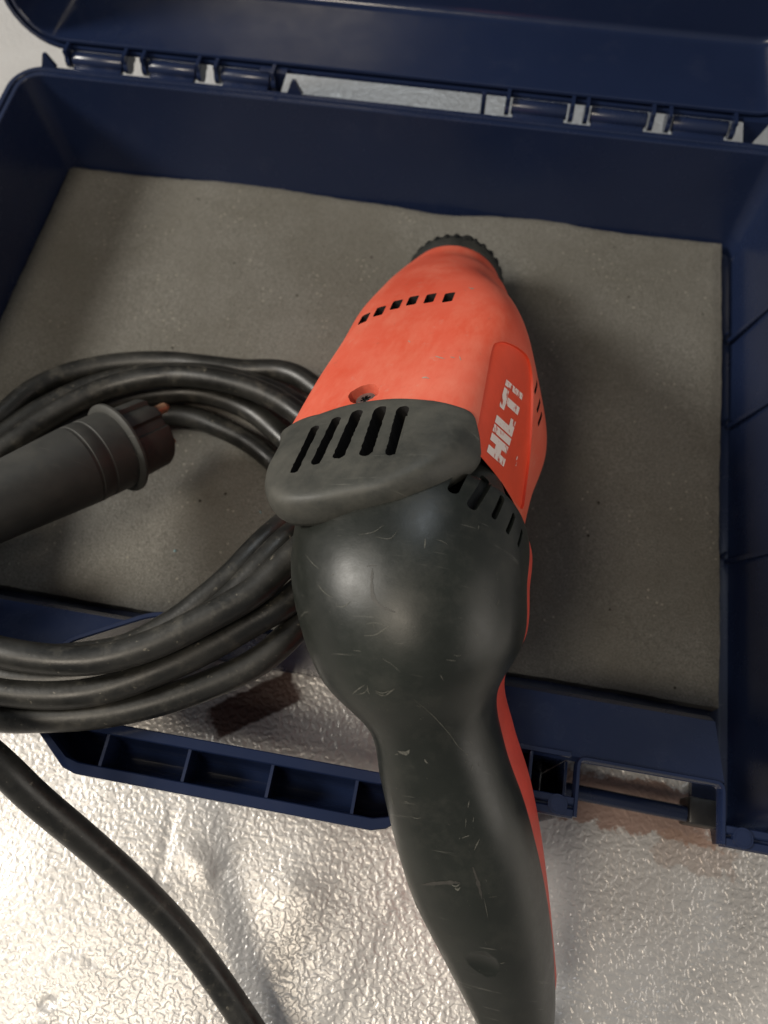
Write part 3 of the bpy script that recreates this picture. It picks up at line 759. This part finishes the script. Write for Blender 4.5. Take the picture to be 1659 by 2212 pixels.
for pts, w_ in ((I5((635, 480), (632, 560), (640, 640), (680, 690), (760, 722)), 9), (I5((598, 472), (630, 466), (660, 468)), 3), (I8((600, 975), (680, 968), (780, 962), (832, 965)), 9), (I8((905, 870), (935, 960), (960, 1060)), 8)):
    stroke(pts, w_, gt, V, F, .00008)
scf2 = mesh('worn_patches', V, F, 'rubd', ang=60); scf2['kind'] = 'stuff'
bt = bvh(body)
marks = []; greyscuff = mat_plain('grey_scuff', (.36, .25, .20), .7, 0, 300)
I3 = lambda *p: [(553+.3958*x, 466.6+.3958*y) for x, y in p]
for pts, w_ in ((I3((1160, 390), (1175, 397), (1190, 396)), 3), (I3((905, 885), (925, 882), (945, 888)), 4), (I3((975, 765), (1000, 772), (1030, 780)), 3), (I3((1060, 770), (1085, 775)), 2.5), (I3((1110, 765), (1118, 790)), 2.5), (I3((830, 680), (842, 690)), 2.5)):
    V, F = [], []; stroke(pts, w_, bt, V, F); marks.append(mesh('scuff', V, F, greyscuff, ang=60))
under(drill, body, grip, shell, cap, motor, chk)
for o in lets+marks: o.parent = body
screw.parent = body; keyb.parent = chk; bar.parent = cap; scuff.parent = grip; scf2.parent = grip

# ================================================================== power cord: one cable, coiled, with its plug
RC = .0059
def W_(l): return [at(x, y, z) for x, y, z in l]
path = W_([(1128, 2300, .030), (1120, 2380, .020), (1000, 2470, .010), (760, 2440, .007), (610, 2320, .008), (534, 2212, .012), (456, 2098, .020), (383, 2005, .035), (292, 1912, .055), (193, 1823, .075), (80, 1728, .095), (0, 1652, .107), (-90, 1575, .113), (-220, 1460, .108), (-330, 1290, .085), (-270, 1110, .055), (-110, 975, .040),
 # loop 1: outermost strand behind, lowest in front
 (0, 902, .036), (62, 848, .033), (146, 808, .030), (250, 786, .028), (354, 781, .028), (440, 789, .030), (529, 799, .031), (604, 800, .033), (665, 825, .036), (740, 900, .040), (790, 1020, .050), (770, 1150, .072), (710, 1265, .086),
 (640, 1355, .088), (562, 1426, .087), (458, 1476, .0865), (333, 1518, .0865), (208, 1543, .0865), (83, 1550, .0865), (0, 1548, .087), (-110, 1520, .086), (-260, 1400, .075), (-330, 1240, .060), (-240, 1080, .045),
 # loop 2
 (-90, 990, .038), (0, 945, .036), (83, 888, .034), (190, 838, .033), (300, 812, .034), (410, 806, .038), (500, 818, .040), (600, 850, .042), (690, 915, .044), (750, 1010, .052), (745, 1130, .075), (690, 1230, .094),
 (625, 1296, .0975), (542, 1346, .0965), (437, 1406, .0955), (333, 1452, .0950), (229, 1487, .0945), (125, 1500, .0945), (0, 1492, .0945), (-110, 1465, .094), (-240, 1360, .085), (-290, 1240, .068), (-210, 1110, .052),
 # loop 3
 (-90, 1020, .048), (0, 975, .047), (83, 915, .046), (167, 866, .046), (250, 832, .046), (354, 812, .048), (458, 818, .051), (560, 845, .052), (640, 890, .052), (700, 950, .054), (728, 1040, .066), (710, 1120, .090),
 (660, 1175, .107), (610, 1222, .1085), (542, 1283, .108), (437, 1341, .107), (333, 1391, .1065), (229, 1421, .106), (125, 1426, .106), (0, 1408, .106), (-110, 1370, .104), (-220, 1280, .090), (-230, 1170, .070), (-140, 1075, .058),
 # loop 4
 (0, 1010, .040), (120, 930, .034), (250, 868, .030), (375, 848, .028), (458, 855, .028), (540, 887, .028), (600, 935, .030), (655, 995, .034), (690, 1070, .046), (680, 1130, .070),
 (640, 1150, .090), (590, 1195, .096), (500, 1290, .0945), (400, 1368, .0935), (250, 1446, .0930), (100, 1466, .0930), (0, 1456, .093), (-110, 1420, .092), (-200, 1300, .080), (-200, 1180, .062), (-120, 1100, .048),
 # loop 5, innermost
 (0, 1040, .030), (150, 955, .022), (290, 905, .0215), (396, 897, .0215), (479, 925, .0215), (542, 958, .0215), (600, 1005, .023), (650, 1060, .035), (655, 1100, .060),
 (620, 1128, .084), (560, 1182, .092), (500, 1246, .0935), (440, 1298, .093), (370, 1350, .0915), (260, 1405, .091), (100, 1425, .0915), (0, 1428, .091), (-110, 1400, .088), (-230, 1310, .080), (-250, 1230, .074), (-200, 1190, .072), (-130, 1162, .071)])
def tube(path, r, n, m=20):
    a_ = catm(np.array([tuple(p) for p in path]), n)
    for _ in range(3): a_[1:-1] = a_[1:-1]*.5+(a_[:-2]+a_[2:])*.25
    rings = []; up = Vector((0, 0, 1)); prev = None
    for i in range(n):
        d = Vector(a_[min(i+1, n-1)]-a_[max(i-1, 0)]).normalized()
        u_ = (prev-d*prev.dot(d)).normalized() if prev else (up-d*up.dot(d)).normalized()
        prev = u_; v_ = d.cross(u_); rings.append([Vector(a_[i])+(u_*math.cos(t)+v_*math.sin(t))*r for t in [2*PI*k/m for k in range(m)]])
    return MB().rings(rings)
cable = tube(path, RC, len(path)*9).build('power_cord', 'cable', None, 60)
cable['label'] = 'thick black dusty power cord coiled over the left of the case around its plug'
# plug
Pa = at(0, 1085, .088); Pb = at(254, 968, .062); ax = (Pb-Pa).normalized()
pu = Vector((0, 0, 1)); pu = (pu-ax*pu.dot(ax)).normalized(); ps = ax.cross(pu)
def lathe(prof, name, mat, m=64, mod=None, ang=35):
    rings = [[Pb+ax*t+(ps*math.cos(q)+pu*math.sin(q))*(r*(mod(t, q) if mod else 1)) for q in [2*PI*k/m for k in range(m)]] for t, r in prof]
    return MB().rings(rings).build(name, mat, None, ang)
pbody = lathe([(-.150, .0066), (-.130, .0072), (-.118, .0085), (-.105, .0135), (-.095, .0160), (-.085, .0148), (-.060, .0165), (-.040, .0180), (-.0225, .0192), (-.0222, .0190), (-.0210, .0190), (-.0207, .0193), (-.0155, .0193), (-.0152, .0191), (-.0140, .0191), (-.0137, .0194), (-.003, .0196), (.001, .0192)], 'plug_body', 'plug')
coll = lathe([(-.0022, .0192), (-.0018, .0214), (-.0008, .0226), (.0004, .0226), (.0014, .0214), (.0018, .0180)], 'plug_collar', 'plug')
def flute(t, q):
    a_ = math.degrees(q) % 360; w_ = 1.0
    for c0 in (62, 100, 242, 280):
        d = abs((a_-c0+180) % 360-180)
        if d < 9 and t > .003: w_ = .88
    return w_
face = lathe([(.0005, .0176), (.0025, .0182), (.004, .0182), (.0195, .0178), (.0210, .0170), (.0212, .0020)], 'plug_face', 'plug', 120, flute, 30)
clips = []
for q in ():
    dr = ps*math.cos(q)+pu*math.sin(q); sd = ax.cross(dr)
    b = MB(); rr_ = [[Pb+ax*t+dr*rr+sd*s_ for s_, rr in ((-.0022, r0-.0006), (.0022, r0-.0006), (.0022, r0+.0004), (-.0022, r0+.0004))] for t, r0 in ((.0150, .0150), (.0165, .0150), (.0245, .0140))]
    clips.append(b.rings(rr_).build('earth_clip', 'brass', None, 30))
pins = []
for sgn in (1, -1):
    q = PI*.62; dr = (ps*math.cos(q)+pu*math.sin(q))*sgn*.0098
    b = MB(); b.cyl(Pb+ax*.020+dr, Pb+ax*.0305+dr, .0026, 16); b.cyl(Pb+ax*.0305+dr, Pb+ax*.0325+dr, .0026, 16, .0014)
    pins.append(b.build('plug_pin', 'brass', None, 40))
under(drill, cable)
for o in [pbody, coll, face]+pins: o.parent = cable
